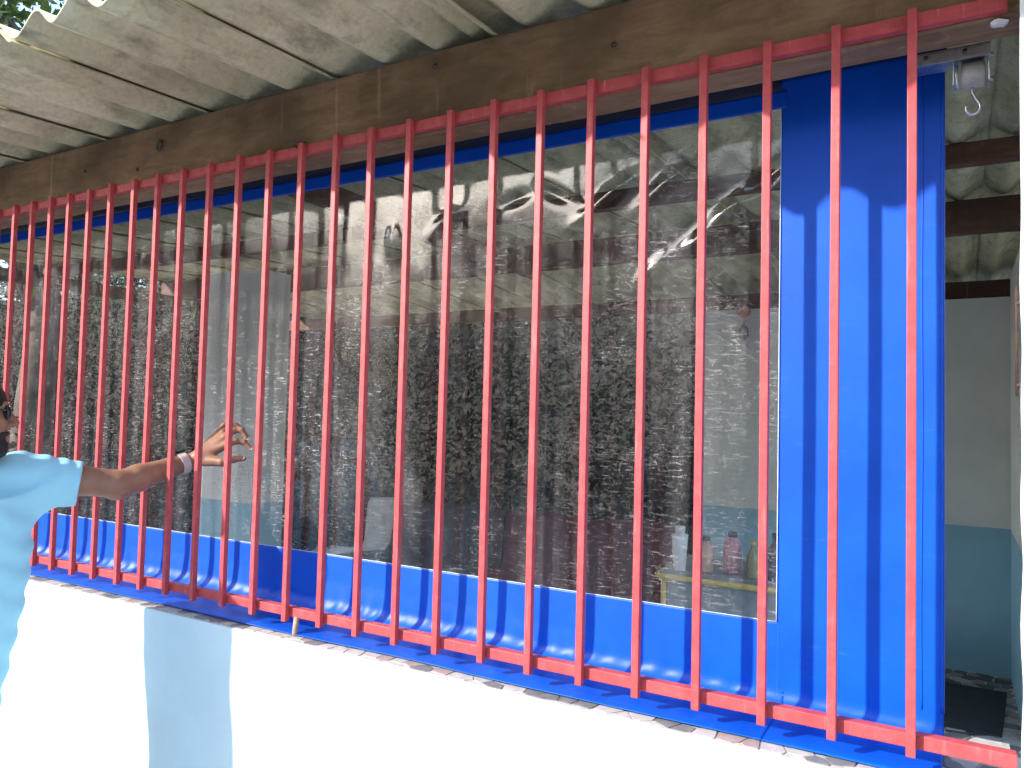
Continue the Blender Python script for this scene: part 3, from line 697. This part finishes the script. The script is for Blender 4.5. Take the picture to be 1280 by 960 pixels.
# hair, beard, glasses
ha = (axis_pts([(-2.62, -2.34, .0045)]), axis_pts([(-.65, -.36, .0045)]), axis_pts([(1.40, 1.72, .0045)]))
def head_local(p):
    q = p-np.array((HX, HY, HZ), np.float32); return q[..., 0]*fx+q[..., 1]*fy, q[..., 0]*lx+q[..., 1]*ly, q[..., 2]
def hair_post(p, G):
    f, l, z = head_local(p); G = G+.0012*np.sin(f*420)*np.sin(l*400+z*300)
    G = np.maximum(G, .052-z + np.clip(-(f-.03)*1.6, -.03, .10)); return G
pr = []; EL(hp(-.012, 0, .020), (.101, .081, .102), 0, HR)
link('hair', sdf_mesh('hair', ha, pr, hair_post), M['hair'], person)
def beard_post(p, G):
    f, l, z = head_local(p); G = G+.0010*np.sin(f*500)*np.sin(l*480+z*420)
    G = np.maximum(G, z+.052-.75*np.clip(.045-f, 0, .06)); G = np.maximum(G, -.012-f)
    lip = np.sqrt(((f-.095)/.03)**2+(l/.024)**2+((z+.070)/.011)**2)-1
    return np.maximum(G, -lip*.02)
pr = []; EL(hp(.018, 0, -.045), (.077, .067, .087), 0, HR); RC(hp(.050, 0, -.108), hp(.070, 0, -.104), .030, .026, .025)
RC(hp(.030, .042, -.085), hp(.062, .018, -.108), .025, .021, .02); RC(hp(.030, -.042, -.085), hp(.062, -.018, -.108), .025, .021, .02); RC(hp(.086, .026, -.055), hp(.086, -.026, -.055), .0085, .0085, .01)
link('beard', sdf_mesh('beard', ha, pr, beard_post), M['hair'], person)
gl_ = None
pr = []
for s in (1, -1): EL(hp(.086, s*.034, .004), (.012, .031, .024), 0, HR)
RC(hp(.100, .012, .012), hp(.100, -.012, .012), .004, .004, .004)
for s in (1, -1): RC(hp(.080, s*.066, .012), hp(-.005, s*.080, .010), .0035, .003, .003)
link('sunglasses', sdf_mesh('sunglasses', tuple(axis_pts([(a[0], a[-1], .003)]) for a in (ha[0], ha[1], np.array([1.53, 1.62]))), pr), M['lens'], person)
# wrist watch
wd = (Vector(WR)-Vector(ELB)).normalized(); wc = Vector(ELB).lerp(Vector(WR), .93); sidev = wd.cross(Vector((0, 0, 1))).normalized(); upv = sidev.cross(wd)
ring = [wc + (sidev*math.cos(t) + upv*math.sin(t))*.0325 for t in np.linspace(0, 2*math.pi, 33)[:-1]]
V, F = [], []
for p in ring:
    rad = (p-wc).normalized()
    for a, o_ in ((-.013, 0), (.013, 0), (.013, .004), (-.013, .004)): V.append(p + wd*a + rad*o_)
for i in range(32):
    j = (i+1) % 32
    for k in range(4): F.append((i*4+k, i*4+(k+1) % 4, j*4+(k+1) % 4, j*4+k))
wst = link('watch_strap', mesh('watch_strap', V, F), M['strap'], person)
bm = bmesh.new(); box_bm(bm, (-.019, -.017, 0), (.019, .017, .010), .003); wf = bm_mesh('watch_face', bm)
tilt = (upv*.9 - sidev*.35).normalized(); xa = wd; ya = tilt.cross(xa)
mm = Matrix((xa, ya, tilt)).transposed().to_4x4(); wf.transform(Matrix.Translation(wc + tilt*.0335) @ mm)
link('watch_face', wf, M['lens'], wst)
for f, r0 in (('index', .0060), ('middle', .0062), ('thumb', .0075)):
    a, b = Vector(fingers[f][2]), Vector(fingers[f][3]); d = (b-a).normalized(); nn = (Vector((.55, -.75, .4)) - d*Vector((.55, -.75, .4)).dot(d)).normalized(); s_ = d.cross(nn)
    c = b + nn*(.0072 if f != 'thumb' else .0092) + d*.002
    V = [c + d*.0075*math.cos(t) + s_*r0*math.sin(t) - nn*.0016*math.sin(t)**2 for t in np.linspace(0, 2*math.pi, 15)[:-1]]
    V2 = [v - nn*.002 for v in V]; n = len(V)
    link('fingernail', mesh('fingernail', V+V2, [tuple(range(n)), tuple(range(2*n-1, n-1, -1))]+[(k, n+k, n+(k+1) % n, (k+1) % n) for k in range(n)]), M['nail'], body)

# ================================================================ TREES
def tree(loc, h, cr, seed, label, group, leaf='leaf', nclump=70, per=110, ls=.11, base=.35):
    r = np.random.default_rng(seed); e = empty('tree', loc, label, 'tree', group)
    top = Vector((loc[0]+r.uniform(-.3, .3), loc[1]+r.uniform(-.3, .3), h*.8)); b0 = Vector(loc)
    pts = [b0.lerp(top, t)+Vector((r.uniform(-.1, .1), r.uniform(-.1, .1), 0))*(t > 0) for t in np.linspace(0, 1, 7)]
    V, F = [], []
    def addtube(pp, rs):
        me = tube_mesh('q', pp, rs, 7); o = len(V); V.extend([v.co.copy() for v in me.vertices]); F.extend([tuple(i+o for i in p.vertices) for p in me.polygons]); bpy.data.meshes.remove(me)
    addtube(pts, [max(.03, .035*h*(1-.8*t)) for t in np.linspace(0, 1, 7)])
    cen = []
    for k in range(nclump):
        u = r.normal(size=3); u /= np.linalg.norm(u); rad = r.uniform(.45, 1.0)**.6
        c = np.array([loc[0], loc[1], h*(base+1)/2]) + u*rad*np.array([cr, cr, h*(1-base)/2])*r.uniform(.85, 1.12); cen.append(c)
        if k % 5 == 0:
            s0 = pts[int(r.integers(2, 6))]; mid = s0.lerp(Vector(c), .5)+Vector((0, 0, .15*cr)); addtube([s0, mid, Vector(c)], [.012*h, .008*h, .003*h])
    link('trunk', mesh('trunk', V, F, True), M['bark'], e)
    C = np.repeat(np.array(cen), per, 0); n = len(C); sc = cr*.24
    P0 = C + np.clip(r.normal(size=(n, 3)), -1.8, 1.8)*np.array([sc, sc, sc*.7]); A = r.normal(size=(n, 3)); A /= np.linalg.norm(A, axis=1)[:, None]
    B = np.cross(A, r.normal(size=(n, 3))); B /= np.linalg.norm(B, axis=1)[:, None]; L_ = ls*r.uniform(.6, 1.4, (n, 1))
    Q = np.stack([P0-A*L_, P0-B*L_*.42, P0+A*L_, P0+B*L_*.42], 1).reshape(-1, 3)
    link('crown', mesh('crown', Q.tolist(), np.arange(4*n).reshape(-1, 4).tolist()), M[leaf], e)
tl_ = 'trees standing across the yard'
tree((-13.5, 5.5, 0), 10.5, 3.6, 1, 'tall leafy tree glimpsed beyond the eave at the upper left corner', tl_, nclump=70, per=90, ls=.12)
for i, (x, y, h, cr, w) in enumerate(((-15, -4.5, 7.0, 3.2, 'broad tree reflected at the far left of the film'), (-14.5, -10.5, 6.3, 3.2, 'rounded tree reflected left of the arm in the film'), (-9.5, -14, 6.6, 3.2, 'dense tree reflected in the left half of the film'), (-4.8, -14.5, 7.8, 3.3, 'tallest tree reflected in the middle of the film'), (-.5, -13.5, 7.4, 3.0, 'dense tree reflected in the right half of the film'), (4.2, -13, 7.0, 3.0, 'tree standing across the yard behind the viewer'))):
    tree((x, y, 0), h, cr, 20+i, w, tl_, 'leaf2', 90, 170, .10, .04)
# overgrown bank behind the house
xs = np.linspace(-26, 8, 60); ys = np.linspace(6.3, 14, 40); X, Y = np.meshgrid(xs, ys, indexing='ij')
Zb = np.clip((Y-6.6)*1.4, 0, 5.0) + .25*wav(X, Y, 77, 8, .05, .3) - .3
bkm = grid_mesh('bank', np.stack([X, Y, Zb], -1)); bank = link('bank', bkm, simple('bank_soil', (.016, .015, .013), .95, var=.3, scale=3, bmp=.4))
tag(bank, 'steep soil bank rising behind the open back of the room', 'bank', kind='structure')
n = 150000; r = np.random.default_rng(5); px, py = r.uniform(-26, 8, n), 5.4+6.5*r.random(n)**1.6; lf = r.random(n) < .16; px[lf] = r.uniform(-13, -6.4, lf.sum()); py[lf] = r.uniform(1.2, 6, lf.sum())
pz = np.clip((py-6.6)*1.4, 0, 5.0)-.1 + np.abs(r.normal(0, .38, n))*(1+.6*np.sin(px*1.7)*np.sin(py*2.1)); P0 = np.stack([px, py, pz], 1)
A = r.normal(size=(n, 3)); A /= np.linalg.norm(A, axis=1)[:, None]; B = np.cross(A, r.normal(size=(n, 3))); B /= np.linalg.norm(B, axis=1)[:, None]; L_ = .055*r.uniform(.5, 1.6, (n, 1))
Q = np.stack([P0-A*L_, P0-B*L_*.4, P0+A*L_, P0+B*L_*.4], 1).reshape(-1, 3)
ug = link('undergrowth', mesh('undergrowth', Q.tolist(), np.arange(4*n).reshape(-1, 4).tolist()), M['leaf2'])
tag(ug, 'dark leafy undergrowth covering the bank behind the house', 'undergrowth', kind='stuff')

# shrub belt closing the far side of the yard
n = 52000; r = np.random.default_rng(8); t = r.random(n); px = -34+44*t; py = -19+1.2*r.normal(size=n) + np.clip(-(px+16)*.75, 0, 14); pz = np.abs(r.normal(0, 1.5, n)).clip(0, 3.8)*(1+.25*np.sin(px*.9))
P0 = np.stack([px, py, pz], 1); A = r.normal(size=(n, 3)); A /= np.linalg.norm(A, axis=1)[:, None]; B = np.cross(A, r.normal(size=(n, 3))); B /= np.linalg.norm(B, axis=1)[:, None]; L_ = .22*r.uniform(.5, 1.5, (n, 1))
Q = np.stack([P0-A*L_, P0-B*L_*.5, P0+A*L_, P0+B*L_*.5], 1).reshape(-1, 3)
sb = link('shrubs', mesh('shrubs', Q.tolist(), np.arange(4*n).reshape(-1, 4).tolist()), M['leaf2'])
tag(sb, 'dark shrub belt along the far edge of the yard', 'shrubs', kind='stuff')
